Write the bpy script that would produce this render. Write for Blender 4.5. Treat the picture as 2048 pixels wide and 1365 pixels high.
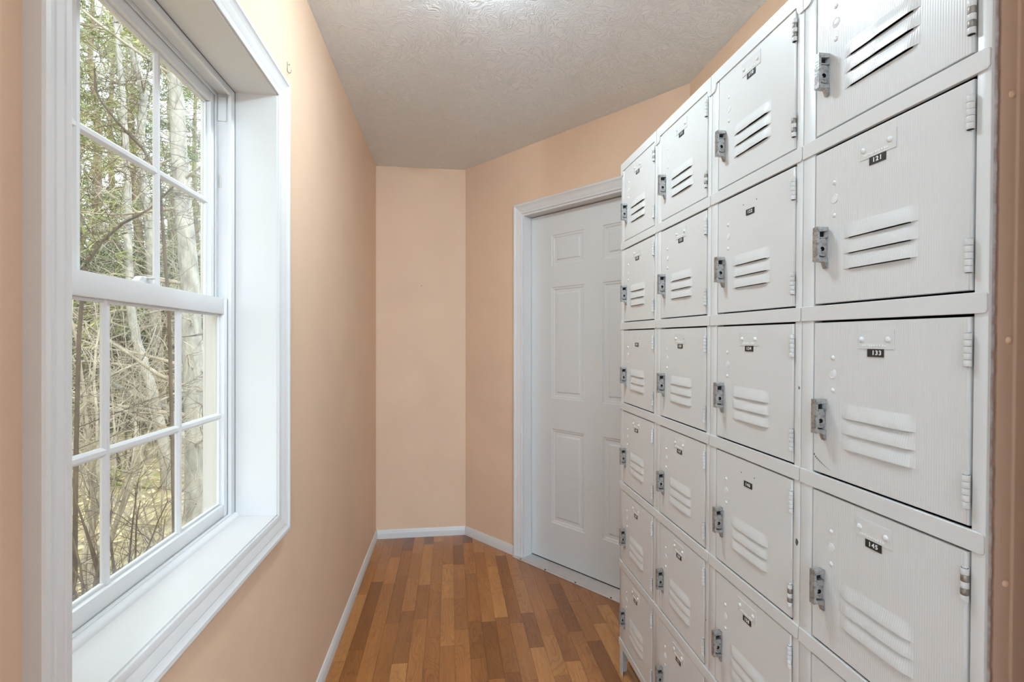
import bpy, bmesh, math, random
from mathutils import Vector, Matrix

# ------------------------------------------------------------------ reset
for o in list(bpy.data.objects):
    bpy.data.objects.remove(o, do_unlink=True)
SC = bpy.context.scene
COL = SC.collection
PI = math.pi
rnd = random.Random(11)

# ------------------------------------------------------------------ camera
cam_d = bpy.data.cameras.new('camera')
cam_d.sensor_width = 36.0
cam_d.lens = 965.0 / 2048.0 * 36.0
cam_d.shift_y = 4.5 / 2048.0
cam_d.clip_start = 0.02
cam_d.clip_end = 300
CAM = bpy.data.objects.new('camera', cam_d)
COL.objects.link(CAM)
CAM.location = (0, 0, 1.279)
CAM.rotation_euler = (PI / 2, 0, -math.radians(7.322))
SC.camera = CAM

# ------------------------------------------------------------------ world, sun, exposure
SC.view_settings.view_transform = 'Standard'
SC.view_settings.look = 'None'
SC.view_settings.gamma = 1.0
SC.view_settings.use_curve_mapping = False
SC.view_settings.exposure = 0.42
W = bpy.data.worlds.new('sky')
SC.world = W
W.use_nodes = True
wn = W.node_tree
bg = wn.nodes['Background']
bg.inputs['Color'].default_value = (0.86, 0.95, 1.04, 1)
bg.inputs['Strength'].default_value = 2.6

sun_d = bpy.data.lights.new('sun', 'SUN')
sun_d.energy = 2.8
sun_d.angle = math.radians(6)
sun_d.color = (1.0, 0.96, 0.91)
SUN = bpy.data.objects.new('sun', sun_d)
COL.objects.link(SUN)
SUN.location = (2, -8, 9)
# shines from behind the house on to the woods (towards -x, +y)
SUN.rotation_euler = Vector((-0.17, 0.72, -0.67)).to_track_quat('-Z', 'Y').to_euler()

LAMP_POS = (0.08, 1.38, 2.44)
LAMP_GLOW = 100.0
LAMP_WARM = (0.76, 0.93, 1.06)
LAMP_COL = (0.71, 0.93, 1.13)
HALL_POS = (0.25, -1.0, 2.44)  # two lamps added behind the viewpoint to fill the room with light
HALL_POWER = 15.0
FAR_POS = (0.75, -2.9, 2.44)
FAR_POWER = 190.0

# ------------------------------------------------------------------ materials
MATS = {}


def nmat(name):
    m = bpy.data.materials.new(name)
    m.use_nodes = True
    nt = m.node_tree
    b = nt.nodes['Principled BSDF']
    MATS[name] = m
    return m, nt, b


def N(nt, t, **kw):
    n = nt.nodes.new(t)
    for k, v in kw.items():
        setattr(n, k, v)
    return n


def lk(nt, a, b):
    nt.links.new(a, b)


def ramp(nt, stops, interp='LINEAR'):
    r = nt.nodes.new('ShaderNodeValToRGB')
    r.color_ramp.interpolation = interp
    e = r.color_ramp.elements
    while len(e) < len(stops):
        e.new(0.5)
    for i, (p, c) in enumerate(stops):
        e[i].position = p
        e[i].color = tuple(c) + ((1,) if len(c) == 3 else ())
    return r


def s2l(r, g, b):
    f = lambda c: (c / 255 / 12.92) if c / 255 <= 0.04045 else ((c / 255 + 0.055) / 1.055) ** 2.4
    return (f(r), f(g), f(b))


def objco(nt):
    return N(nt, 'ShaderNodeTexCoord').outputs['Object']


def add_bump(nt, b, height, strength=0.3, dist=0.002, prev=None):
    bp = N(nt, 'ShaderNodeBump')
    bp.inputs['Strength'].default_value = strength
    bp.inputs['Distance'].default_value = dist
    lk(nt, height, bp.inputs['Height'])
    if prev is not None:
        lk(nt, prev, bp.inputs['Normal'])
    lk(nt, bp.outputs['Normal'], b.inputs['Normal'])
    return bp.outputs['Normal']


def noise(nt, co, scale, detail=3, rough=0.5, dist=0.0):
    n = N(nt, 'ShaderNodeTexNoise')
    n.inputs['Scale'].default_value = scale
    n.inputs['Detail'].default_value = detail
    n.inputs['Roughness'].default_value = rough
    n.inputs['Distortion'].default_value = dist
    if co is not None:
        lk(nt, co, n.inputs['Vector'])
    return n


def mapping(nt, co, scale=(1, 1, 1), loc=(0, 0, 0)):
    m = N(nt, 'ShaderNodeMapping')
    m.inputs['Scale'].default_value = scale
    m.inputs['Location'].default_value = loc
    lk(nt, co, m.inputs['Vector'])
    return m.outputs['Vector']


def mixc(nt, fac, a, b, blend='MIX'):
    m = N(nt, 'ShaderNodeMix', data_type='RGBA', blend_type=blend)
    for i, v in ((0, fac), (6, a), (7, b)):
        if hasattr(v, 'is_linked') or hasattr(v, 'links'):
            lk(nt, v, m.inputs[i])
        else:
            m.inputs[i].default_value = v if i == 0 else tuple(v) + (1,)
    return m.outputs[2]


def simple(name, col, rough=0.5, metal=0.0, spec=0.5):
    m, nt, b = nmat(name)
    b.inputs['Base Color'].default_value = tuple(col) + (1,)
    b.inputs['Roughness'].default_value = rough
    b.inputs['Metallic'].default_value = metal
    b.inputs['Specular IOR Level'].default_value = spec
    return m


def paint(name, col, rough=0.5, peel=0.15, peel_scale=260, chips=None, chip_t=0.74, chip_scale=60, var=0.04, spec=0.4):
    m, nt, b = nmat(name)
    co = objco(nt)
    n1 = noise(nt, co, 3.0, 4)
    lo = tuple(c * (1 - var) for c in col)
    hi = tuple(min(1, c * (1 + var)) for c in col)
    r = ramp(nt, [(0.3, lo), (0.7, hi)])
    lk(nt, n1.outputs['Fac'], r.inputs['Fac'])
    out = r.outputs['Color']
    if chips is not None:
        nc = noise(nt, co, chip_scale, 5, 0.6)
        rc = ramp(nt, [(chip_t, (0, 0, 0)), (chip_t + 0.02, (1, 1, 1))])
        lk(nt, nc.outputs['Fac'], rc.inputs['Fac'])
        out = mixc(nt, rc.outputs['Color'], out, chips)
    lk(nt, out, b.inputs['Base Color'])
    b.inputs['Roughness'].default_value = rough
    b.inputs['Specular IOR Level'].default_value = spec
    if peel > 0:
        n2 = noise(nt, co, peel_scale, 2)
        add_bump(nt, b, n2.outputs['Fac'], peel, 0.0012)
    return m


PEACH = (0.795, 0.56, 0.385)
paint('wall_paint', PEACH, rough=0.62, peel=0.35, peel_scale=210, var=0.035, chips=(0.30, 0.17, 0.10), chip_t=0.80, chip_scale=38, spec=0.3)
paint('added_hall_white', (0.82, 0.83, 0.84), rough=0.6, peel=0.0, var=0.01)
paint('trim_white', (0.735, 0.71, 0.68), rough=0.38, peel=0.08, peel_scale=150, var=0.02, chips=(0.42, 0.40, 0.37), chip_t=0.77, chip_scale=70)
paint('vinyl_white', (0.77, 0.755, 0.735), rough=0.32, peel=0.0, var=0.015)
paint('sill_white', (0.70, 0.665, 0.635), rough=0.35, peel=0.06, peel_scale=120, var=0.015, chips=(0.45, 0.42, 0.40), chip_t=0.79, chip_scale=55)
paint('door_white', (0.74, 0.735, 0.715), rough=0.45, peel=0.10, peel_scale=120, var=0.015)
LOCKER = (0.685, 0.675, 0.65)
paint('locker_paint', LOCKER, rough=0.34, peel=0.05, peel_scale=180, var=0.02, chips=(0.09, 0.085, 0.08), chip_t=0.775, chip_scale=75)
paint('locker_inside', (0.20, 0.20, 0.195), rough=0.6, peel=0.0)
simple('gap_black', (0.012, 0.011, 0.010), 0.8)
simple('chip_dark', (0.10, 0.10, 0.095), 0.6)
simple('tape_black', (0.022, 0.020, 0.019), 0.35)
simple('tape_white', (0.86, 0.86, 0.84), 0.5)
simple('rivet_paint', (0.76, 0.755, 0.74), 0.22)
simple('caulk', (0.16, 0.15, 0.14), 0.8)
simple('lamp_metal', (0.7, 0.68, 0.62), 0.3, 0.8)


# ribbed sheet for the nearest column of doors
def ribbed():
    m, nt, b = nmat('locker_ribbed')
    co = objco(nt)
    n1 = noise(nt, co, 4.0, 4)
    r = ramp(nt, [(0.3, tuple(c * .98 for c in LOCKER)), (0.7, LOCKER)])
    lk(nt, n1.outputs['Fac'], r.inputs['Fac'])
    nc = noise(nt, co, 75, 5, 0.6)
    rc = ramp(nt, [(0.775, (0, 0, 0)), (0.79, (1, 1, 1))])
    lk(nt, nc.outputs['Fac'], rc.inputs['Fac'])
    lk(nt, mixc(nt, rc.outputs['Color'], r.outputs['Color'], (0.09, 0.085, 0.08)), b.inputs['Base Color'])
    b.inputs['Roughness'].default_value = 0.30
    w = N(nt, 'ShaderNodeTexWave', wave_type='BANDS', bands_direction='X')
    w.inputs['Scale'].default_value = 1.0 / 0.0036 * 2 * PI / 20 / 1.0
    w.inputs['Distortion'].default_value = 0.0
    lk(nt, co, w.inputs['Vector'])
    add_bump(nt, b, w.outputs['Fac'], 0.22, 0.0006)
    return m


ribbed()


def metal_mat(name, col, rough=0.42, scale=140, dark=0.55):
    m, nt, b = nmat(name)
    co = objco(nt)
    n = noise(nt, co, scale, 5, 0.6)
    r = ramp(nt, [(0.32, tuple(c * dark for c in col)), (0.55, col)])
    lk(nt, n.outputs['Fac'], r.inputs['Fac'])
    lk(nt, r.outputs['Color'], b.inputs['Base Color'])
    b.inputs['Metallic'].default_value = 0.75
    b.inputs['Roughness'].default_value = rough
    add_bump(nt, b, n.outputs['Fac'], 0.15, 0.0005)
    return m


metal_mat('cast_zinc', (0.50, 0.50, 0.49), 0.36, 170, 0.5)
metal_mat('bare_steel', (0.36, 0.33, 0.29), 0.5)
metal_mat('galvanised', (0.66, 0.67, 0.68), 0.42, 25, 0.93)


def plate_mat():
    m, nt, b = nmat('plate_plastic')
    co = objco(nt)
    n = noise(nt, co, 30, 3)
    r = ramp(nt, [(0.3, (0.665, 0.66, 0.63)), (0.7, (0.70, 0.695, 0.665))])
    lk(nt, n.outputs['Fac'], r.inputs['Fac'])
    lk(nt, r.outputs['Color'], b.inputs['Base Color'])
    b.inputs['Roughness'].default_value = 0.22
    return m


plate_mat()


def side_mat():   # locker end overpainted in wall colour darkened for its shade, rough dark paint edge along the front
    m, nt, b = nmat('locker_side_peach_shaded')
    co = objco(nt)
    sep = N(nt, 'ShaderNodeSeparateXYZ')
    lk(nt, co, sep.inputs['Vector'])
    nz = noise(nt, mapping(nt, co, (1, 1, 1)), 45, 5, 0.65)
    ad = N(nt, 'ShaderNodeMath', operation='MULTIPLY_ADD')
    lk(nt, nz.outputs['Fac'], ad.inputs[0])
    ad.inputs[1].default_value = 0.0045
    lk(nt, sep.outputs['Y'], ad.inputs[2])
    r = ramp(nt, [(0.0, LOCKER), (0.0072, LOCKER), (0.0074, (0.16, 0.09, 0.06)), (0.0080, (0.20, 0.11, 0.075)), (0.0083, (0.62, 0.43, 0.31))], 'LINEAR')
    lk(nt, ad.outputs[0], r.inputs['Fac'])
    # thin vertical cracks
    nv = noise(nt, mapping(nt, co, (1, 260, 5)), 1.0, 3, 0.5)
    rv = ramp(nt, [(0.70, (0, 0, 0)), (0.715, (1, 1, 1))])
    lk(nt, nv.outputs['Fac'], rv.inputs['Fac'])
    n3 = noise(nt, co, 9, 2)
    r3 = ramp(nt, [(0.52, (0, 0, 0)), (0.6, (1, 1, 1))])
    lk(nt, n3.outputs['Fac'], r3.inputs['Fac'])
    mk = mixc(nt, 1.0, rv.outputs['Color'], r3.outputs['Color'], 'MULTIPLY')
    lk(nt, mixc(nt, mk, r.outputs['Color'], (0.30, 0.14, 0.085)), b.inputs['Base Color'])
    b.inputs['Roughness'].default_value = 0.5
    add_bump(nt, b, nz.outputs['Fac'], 0.2, 0.001)
    return m


side_mat()


def ceiling_mat():
    m, nt, b = nmat('ceiling_texture')
    co = objco(nt)
    b.inputs['Base Color'].default_value = (0.90, 0.915, 0.93, 1)
    b.inputs['Roughness'].default_value = 0.75
    # crow's-foot stomp texture: ridged, warped strokes
    wz = noise(nt, co, 9.0, 2)
    va = N(nt, 'ShaderNodeVectorMath', operation='MULTIPLY_ADD')
    lk(nt, wz.outputs['Color'], va.inputs[0])
    va.inputs[1].default_value = (0.16, 0.16, 0.0)
    lk(nt, co, va.inputs[2])
    n1 = noise(nt, mapping(nt, va.outputs['Vector'], (58, 20, 1)), 1.0, 2, 0.5, 1.4)
    r1 = ramp(nt, [(0.44, (0, 0, 0)), (0.505, (1, 1, 1)), (0.57, (0, 0, 0))], 'EASE')
    lk(nt, n1.outputs['Fac'], r1.inputs['Fac'])
    n2 = noise(nt, mapping(nt, va.outputs['Vector'], (20, 54, 1), (3, 7, 0)), 1.0, 2, 0.5, 1.4)
    r2 = ramp(nt, [(0.445, (0, 0, 0)), (0.505, (1, 1, 1)), (0.565, (0, 0, 0))], 'EASE')
    lk(nt, n2.outputs['Fac'], r2.inputs['Fac'])
    sel = noise(nt, co, 4.0, 2)
    rs = ramp(nt, [(0.42, (0, 0, 0)), (0.58, (1, 1, 1))])
    lk(nt, sel.outputs['Fac'], rs.inputs['Fac'])
    mx = mixc(nt, rs.outputs['Color'], r1.outputs['Color'], r2.outputs['Color'])
    n5 = noise(nt, co, 120, 3)
    hgt = mixc(nt, 0.10, mx, n5.outputs['Fac'])
    add_bump(nt, b, hgt, 0.62, 0.0040)
    return m


ceiling_mat()


def wood_mat():
    m, nt, b = nmat('cherry_laminate')
    co = objco(nt)
    oi = N(nt, 'ShaderNodeObjectInfo')
    mul = N(nt, 'ShaderNodeVectorMath', operation='SCALE')
    mul.inputs[0].default_value = (37.0, 91.0, 13.0)
    lk(nt, oi.outputs['Random'], mul.inputs['Scale'])
    ad = N(nt, 'ShaderNodeVectorMath', operation='ADD')
    lk(nt, co, ad.inputs[0])
    lk(nt, mul.outputs['Vector'], ad.inputs[1])
    v = ad.outputs['Vector']
    # base tone of the strip
    tone = ramp(nt, [(0.0, s2l(132, 80, 36)), (0.3, s2l(158, 100, 48)), (0.7, s2l(176, 116, 60)), (1.0, s2l(198, 140, 80))])
    lk(nt, oi.outputs['Random'], tone.inputs['Fac'])
    # cathedral rings
    nz = noise(nt, mapping(nt, v, (9, 2.2, 1)), 1.0, 2, 0.45)
    ms = N(nt, 'ShaderNodeMath', operation='MULTIPLY')
    lk(nt, nz.outputs['Fac'], ms.inputs[0])
    ms.inputs[1].default_value = 22.0
    fr = N(nt, 'ShaderNodeMath', operation='FRACT')
    lk(nt, ms.outputs[0], fr.inputs[0])
    rr = ramp(nt, [(0.0, (0.70, 0.62, 0.56)), (0.10, (0.86, 0.82, 0.79)), (0.4, (1, 1, 1)), (0.88, (0.98, 0.97, 0.96)), (1.0, (0.74, 0.67, 0.61))])
    lk(nt, fr.outputs[0], rr.inputs['Fac'])
    selr = noise(nt, mapping(nt, v, (5, 1.6, 1), (4, 4, 4)), 1.0, 1)
    rsel = ramp(nt, [(0.36, (0.15, 0.15, 0.15)), (0.62, (1, 1, 1))])
    lk(nt, selr.outputs['Fac'], rsel.inputs['Fac'])
    ringc = mixc(nt, rsel.outputs['Color'], (1, 1, 1), rr.outputs['Color'])
    # fine straight grain
    ng = noise(nt, mapping(nt, v, (330, 9, 1)), 1.0, 4, 0.6)
    rg = ramp(nt, [(0.30, (0.80, 0.75, 0.70)), (0.62, (1.06, 1.05, 1.04))])
    lk(nt, ng.outputs['Fac'], rg.inputs['Fac'])
    nb = noise(nt, mapping(nt, v, (16, 3, 1)), 1.0, 3)
    rb = ramp(nt, [(0.3, (0.88, 0.86, 0.84)), (0.7, (1.08, 1.08, 1.08))])
    lk(nt, nb.outputs['Fac'], rb.inputs['Fac'])
    c = mixc(nt, 1.0, tone.outputs['Color'], ringc, 'MULTIPLY')
    c = mixc(nt, 1.0, c, rg.outputs['Color'], 'MULTIPLY')
    c = mixc(nt, 1.0, c, rb.outputs['Color'], 'MULTIPLY')
    lk(nt, c, b.inputs['Base Color'])
    b.inputs['Roughness'].default_value = 0.30
    b.inputs['Specular IOR Level'].default_value = 0.5
    b.inputs['Coat Weight'].default_value = 0.5
    b.inputs['Coat Roughness'].default_value = 0.22
    add_bump(nt, b, ng.outputs['Fac'], 0.05, 0.0004)
    return m


wood_mat()
paint('subfloor', s2l(150, 98, 58), rough=0.5, peel=0.0, var=0.1)


def glass_mat():
    m = bpy.data.materials.new('window_glass')
    m.use_nodes = True
    nt = m.node_tree
    nt.nodes.clear()
    out = N(nt, 'ShaderNodeOutputMaterial')
    tr = N(nt, 'ShaderNodeBsdfTransparent')
    tr.inputs['Color'].default_value = (0.95, 0.97, 0.96, 1)
    gl = N(nt, 'ShaderNodeBsdfGlossy')
    gl.inputs['Roughness'].default_value = 0.02
    gl.inputs['Color'].default_value = (1, 1, 1, 1)
    fr = N(nt, 'ShaderNodeFresnel')
    fr.inputs['IOR'].default_value = 1.42
    mx = N(nt, 'ShaderNodeMixShader')
    lk(nt, fr.outputs['Fac'], mx.inputs['Fac'])
    lk(nt, tr.outputs[0], mx.inputs[1])
    lk(nt, gl.outputs[0], mx.inputs[2])
    lk(nt, mx.outputs[0], out.inputs['Surface'])
    MATS['window_glass'] = m


glass_mat()


def bark(name, c1, c2, scale=18):
    m, nt, b = nmat(name)
    co = objco(nt)
    n = noise(nt, mapping(nt, co, (1, 1, 0.35)), scale, 5, 0.65)
    r = ramp(nt, [(0.3, c1), (0.68, c2)])
    lk(nt, n.outputs['Fac'], r.inputs['Fac'])
    lk(nt, r.outputs['Color'], b.inputs['Base Color'])
    b.inputs['Roughness'].default_value = 0.85
    add_bump(nt, b, n.outputs['Fac'], 0.6, 0.02)
    return m


bark('bark_grey', s2l(112, 108, 98), s2l(172, 168, 156), 16)
bark('bark_brown', s2l(92, 76, 58), s2l(150, 132, 106), 16)
bark('twig_tan', s2l(108, 99, 84), s2l(184, 174, 154), 7)
bark('twig_dark', s2l(50, 42, 34), s2l(98, 84, 68), 7)


def leafy(name, c1, c2):
    m, nt, b = nmat(name)
    co = objco(nt)
    n = noise(nt, co, 2.2, 4)
    r = ramp(nt, [(0.3, c1), (0.7, c2)])
    lk(nt, n.outputs['Fac'], r.inputs['Fac'])
    lk(nt, r.outputs['Color'], b.inputs['Base Color'])
    b.inputs['Roughness'].default_value = 0.7
    b.inputs['Subsurface Weight'].default_value = 0.0
    return m


leafy('pine_needles', s2l(104, 112, 62), s2l(172, 172, 108))
leafy('pine_needles_dark', s2l(84, 98, 64), s2l(140, 148, 96))
leafy('dead_leaves', s2l(186, 166, 120), s2l(218, 204, 160))


def ground_mat():
    m, nt, b = nmat('leaf_litter_ground')
    co = objco(nt)
    n = noise(nt, co, 7.0, 6, 0.68)
    r = ramp(nt, [(0.28, s2l(108, 96, 70)), (0.45, s2l(172, 156, 118)), (0.7, s2l(204, 190, 150))])
    lk(nt, n.outputs['Fac'], r.inputs['Fac'])
    lk(nt, r.outputs['Color'], b.inputs['Base Color'])
    b.inputs['Roughness'].default_value = 0.9
    n2 = noise(nt, co, 26, 4, 0.7)
    add_bump(nt, b, n2.outputs['Fac'], 0.8, 0.05)


ground_mat()


def lampglass(name, glow):
    m, nt, b = nmat(name)
    b.inputs['Base Color'].default_value = (0.9, 0.88, 0.84, 1)
    b.inputs['Emission Color'].default_value = LAMP_WARM + (1,)
    b.inputs['Emission Strength'].default_value = glow


lampglass('lamp_glass', LAMP_GLOW)
lampglass('fill_lamp_glass', 3.0)


# ------------------------------------------------------------------ mesh helpers
class MB:
    def __init__(self):
        self.v = []
        self.f = []
        self.mi = []

    def quad(self, a, b, c, d, mi=0):
        i = len(self.v)
        self.v += [a, b, c, d]
        self.f.append((i, i + 1, i + 2, i + 3))
        self.mi.append(mi)

    def box(self, x0, y0, z0, x1, y1, z1, mi=0):
        if x0 > x1: x0, x1 = x1, x0
        if y0 > y1: y0, y1 = y1, y0
        if z0 > z1: z0, z1 = z1, z0
        i = len(self.v)
        self.v += [(x0, y0, z0), (x1, y0, z0), (x1, y1, z0), (x0, y1, z0), (x0, y0, z1), (x1, y0, z1), (x1, y1, z1), (x0, y1, z1)]
        for q in ((0, 3, 2, 1), (4, 5, 6, 7), (0, 1, 5, 4), (1, 2, 6, 5), (2, 3, 7, 6), (3, 0, 4, 7)):
            self.f.append(tuple(i + k for k in q))
            self.mi.append(mi)
        return self

    def prism(self, poly, to3, t0, t1, mi=0):
        """poly: 2D points; to3(p, t) -> 3D; extruded from t0 to t1"""
        n = len(poly)
        i = len(self.v)
        self.v += [to3(p, t0) for p in poly] + [to3(p, t1) for p in poly]
        self.f.append(tuple(i + k for k in range(n))[::-1]); self.mi.append(mi)
        self.f.append(tuple(i + n + k for k in range(n))); self.mi.append(mi)
        for k in range(n):
            k2 = (k + 1) % n
            self.f.append((i + k, i + k2, i + n + k2, i + n + k)); self.mi.append(mi)
        return self

    def lathe(self, prof, n=16, org=(0, 0, 0), ax='z', mi=0, capt=True, capb=True):
        """prof: (radius, height) list along the axis"""
        i = len(self.v)
        for (r, h) in prof:
            for k in range(n):
                a = 2 * PI * k / n
                c, s = r * math.cos(a), r * math.sin(a)
                p = {'z': (c, s, h), 'y': (s, h, c), 'x': (h, c, s)}[ax]
                self.v.append((org[0] + p[0], org[1] + p[1], org[2] + p[2]))
        for j in range(len(prof) - 1):
            for k in range(n):
                k2 = (k + 1) % n
                self.f.append((i + j * n + k, i + j * n + k2, i + (j + 1) * n + k2, i + (j + 1) * n + k)); self.mi.append(mi)
        if capb:
            self.f.append(tuple(i + k for k in range(n))[::-1]); self.mi.append(mi)
        if capt:
            j = len(prof) - 1
            self.f.append(tuple(i + j * n + k for k in range(n))); self.mi.append(mi)
        return self

    def tube(self, pts, rad, n=6, mi=0):
        i0 = len(self.v)
        m = len(pts)
        for j in range(m):
            d = (pts[min(j + 1, m - 1)] - pts[max(j - 1, 0)])
            if d.length < 1e-9:
                d = Vector((0, 0, 1))
            d = d.normalized()
            up = Vector((0, 0, 1)) if abs(d.z) < 0.9 else Vector((1, 0, 0))
            e1 = d.cross(up).normalized()
            e2 = d.cross(e1)
            for k in range(n):
                a = 2 * PI * k / n
                self.v.append(tuple(pts[j] + (e1 * math.cos(a) + e2 * math.sin(a)) * rad[j]))
        for j in range(m - 1):
            for k in range(n):
                k2 = (k + 1) % n
                self.f.append((i0 + j * n + k, i0 + j * n + k2, i0 + (j + 1) * n + k2, i0 + (j + 1) * n + k)); self.mi.append(mi)
        return self

    def mesh(self, name, mats, smooth=None, bevel=0.0, segs=2, fix=True):
        me = bpy.data.meshes.new(name)
        me.from_pydata(self.v, [], self.f)
        if isinstance(mats, str):
            mats = [mats]
        for m in mats:
            me.materials.append(MATS[m])
        for p, k in zip(me.polygons, self.mi):
            p.material_index = k
        if fix or bevel > 0 or smooth is not None:
            bm = bmesh.new()
            bm.from_mesh(me)
            if fix:
                bmesh.ops.remove_doubles(bm, verts=bm.verts, dist=1e-6)
                bmesh.ops.recalc_face_normals(bm, faces=bm.faces)
            if bevel > 0:
                es = [e for e in bm.edges if len(e.link_faces) == 2 and e.calc_face_angle(0) > math.radians(35)]
                bmesh.ops.bevel(bm, geom=es, offset=bevel, segments=segs, affect='EDGES', profile=0.5, clamp_overlap=True)
                if smooth is None:
                    smooth = 35
            if smooth is not None:
                lim = math.radians(smooth)
                for f in bm.faces:
                    f.smooth = True
                for e in bm.edges:
                    e.smooth = len(e.link_faces) == 2 and e.calc_face_angle(0) < lim
            bm.to_mesh(me)
            bm.free()
        me.update()
        return me

    def build(self, name, mats, parent=None, smooth=None, bevel=0.0, segs=2, fix=True):
        return obj(name, self.mesh(name, mats, smooth, bevel, segs, fix), parent)


def obj(name, me, parent=None, loc=None):
    o = bpy.data.objects.new(name, me)
    COL.objects.link(o)
    if parent is not None:
        o.parent = parent
    if loc is not None:
        o.location = loc
    return o


def thing(name, label, cat, loc=(0, 0, 0), group=None):
    o = bpy.data.objects.new(name, None)
    COL.objects.link(o)
    o.empty_display_size = 0.1
    o.location = loc
    return tag(o, label, cat, group)


def tag(o, label=None, cat=None, group=None, kind=None):
    if label: o['label'] = label
    if cat: o['category'] = cat
    if group: o['group'] = group
    if kind: o['kind'] = kind
    return o


def struct(o, label, cat):
    return tag(o, label, cat, kind='structure')


# ================================================================== ROOM SHELL
XL, XR = -0.480, 1.062
YB, YN = 3.244, 0.30
HX0, HX1, HY0 = -0.90, 2.40, -4.2     # larger room added behind the viewpoint for its fill light
HC = 2.44
A = Vector((0.103, YB))
B = Vector((XR, 2.034))
DD = (B - A).normalized()           # along the door wall, from the back corner to the right wall
NN = Vector((DD.y, -DD.x))          # towards the room?
if NN.dot(-A) < 0:
    NN = -NN
XO = -0.645                         # outer face of window wall

# window opening
WY0, WY1, WZ0, WZ1 = 0.672, 1.412, 0.800, 1.970

# --- left wall with the window opening
m = MB()
m.box(XO, YN, -0.02, XL, WY0, HC + .02)
m.box(XO, WY1, -0.02, XL, YB + 0.12, HC + .02)
m.box(XO, WY0, -0.02, XL, WY1, WZ0)
m.box(XO, WY0, WZ1, XL, WY1, HC + .02)
wl = struct(m.build('wall_left', 'wall_paint'), 'peach painted wall with the window in it', 'wall')
m = MB().box(XL, YB, -0.02, A.x + 0.0, YB + 0.12, HC + .02)
wb = struct(m.build('wall_back', 'wall_paint'), 'narrow peach wall at the far end of the room', 'wall')


def dw(s, off, z):
    """point on the door wall: s along, off into the room"""
    p = A + DD * s + NN * off
    return (p.x, p.y, z)


SW = (B - A).length
DS0, DS1, DTOP = 0.525, 1.443, 2.045   # door opening between jambs
TH = 0.12


def dbox(m, s0, s1, o0, o1, z0, z1, mi=0):
    return m.prism([(s0, o0), (s1, o0), (s1, o1), (s0, o1)], lambda p, t: dw(p[0], p[1], t), z0, z1, mi)


m = MB()
dbox(m, 0, DS0, -TH, 0, -0.02, HC + .02)
dbox(m, DS1, SW, -TH, 0, -0.02, HC + .02)
dbox(m, DS0, DS1, -TH, 0, DTOP, HC + .02)
# outside corner wedge behind the joint with the right wall
wd = struct(m.build('wall_angle', 'wall_paint'), 'peach angled wall that holds the white door', 'wall')
m = MB().box(XR, YN, -0.02, XR + 0.12, B.y, HC + .02)
wr = struct(m.build('wall_right', 'wall_paint'), 'peach wall strip visible above the lockers', 'wall')
# unseen wall stubs added to shade the locker end; white room added for fill
OPL, OPR = -0.350, 0.625
m = MB()
m.box(HX0 - .12, YN - 0.0, -0.02, OPL, YN + .12, HC + .02)
m.box(OPR, YN - 0.0, -0.02, HX1 + .12, YN + .12, HC + .02)
struct(m.build('wall_near_added', 'wall_paint'), 'unseen peach wall stubs added either side of the view to shade the locker end', 'wall')
m = MB()
m.box(HX0 - .12, HY0 - .12, -0.02, HX0, YN, HC + .02)
m.box(HX1, HY0 - .12, -0.02, HX1 + .12, YN, HC + .02)
m.box(HX0, HY0 - .12, -0.02, HX1, HY0, HC + .02)
struct(m.build('wall_hall_added', 'added_hall_white'), 'white walls of the unseen room added behind the viewpoint for fill light', 'wall')

out = [(XO, YN), (HX0 - .12, YN), (HX0 - .12, HY0 - .12), (HX1 + .12, HY0 - .12), (HX1 + .12, YN), (XR + .12, YN), (XR + .12, B.y + 0.05), (A.x + .12, YB + .12), (XO, YB + .12)]
m = MB().prism(out, lambda p, t: (p[0], p[1], t), HC, HC + 0.14)
ce = struct(m.build('ceiling', 'ceiling_texture'), 'white ceiling with swirled stomp texture', 'ceiling')

m = MB().prism(out, lambda p, t: (p[0], p[1], t), -0.12, -0.008)
fl = struct(m.build('floor', 'subfloor'), 'cherry coloured three-strip laminate floor', 'floor')


# --- floor strips, each a piece of the floor
def clip(poly, n, c):
    """keep points with n.p <= c"""
    res = []
    for i in range(len(poly)):
        p, q = poly[i], poly[(i + 1) % len(poly)]
        dp, dq = n.dot(Vector(p)) - c, n.dot(Vector(q)) - c
        if dp <= 0:
            res.append(p)
        if (dp < 0) != (dq < 0) and abs(dp - dq) > 1e-9:
            t = dp / (dp - dq)
            res.append((p[0] + (q[0] - p[0]) * t, p[1] + (q[1] - p[1]) * t))
    return res


SWD = 0.0625
g = 0.00035
r_fl = random.Random(5)
ncol = int(math.ceil((XR - XL) / SWD))
cnt = 0
for c in range(ncol):
    x0 = XL + c * SWD
    x1 = min(x0 + SWD, XR)
    y = YB + r_fl.uniform(0.0, 0.3)
    while y > 0.35:
        ln = r_fl.choice((0.26, 0.32, 0.38, 0.42, 0.46, 0.52))
        y2 = y - ln
        poly = [(x0 + g, y2 + g), (x1 - g, y2 + g), (x1 - g, min(y, YB) - g), (x0 + g, min(y, YB) - g)]
        y = y2
        if poly[2][1] - poly[0][1] < 0.01:
            continue
        poly = clip(poly, -NN, (-NN).dot(A) + 0.02)
        if len(poly) < 3:
            continue
        cx = sum(p[0] for p in poly) / len(poly)
        cy = sum(p[1] for p in poly) / len(poly)
        mm = MB().prism([(p[0] - cx, p[1] - cy) for p in poly], lambda p, t: (p[0], p[1], t), -0.008, 0.0)
        o = mm.build('plank', 'cherry_laminate', fl)
        o.location = (cx, cy, 0)
        cnt += 1
# rest of the floor behind the viewpoint
m = MB().box(HX0, HY0, -0.008, HX1, 0.05, -0.0005)
o = m.build('floor_strip_field', 'cherry_laminate', fl)
tag(o, kind='stuff')


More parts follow.
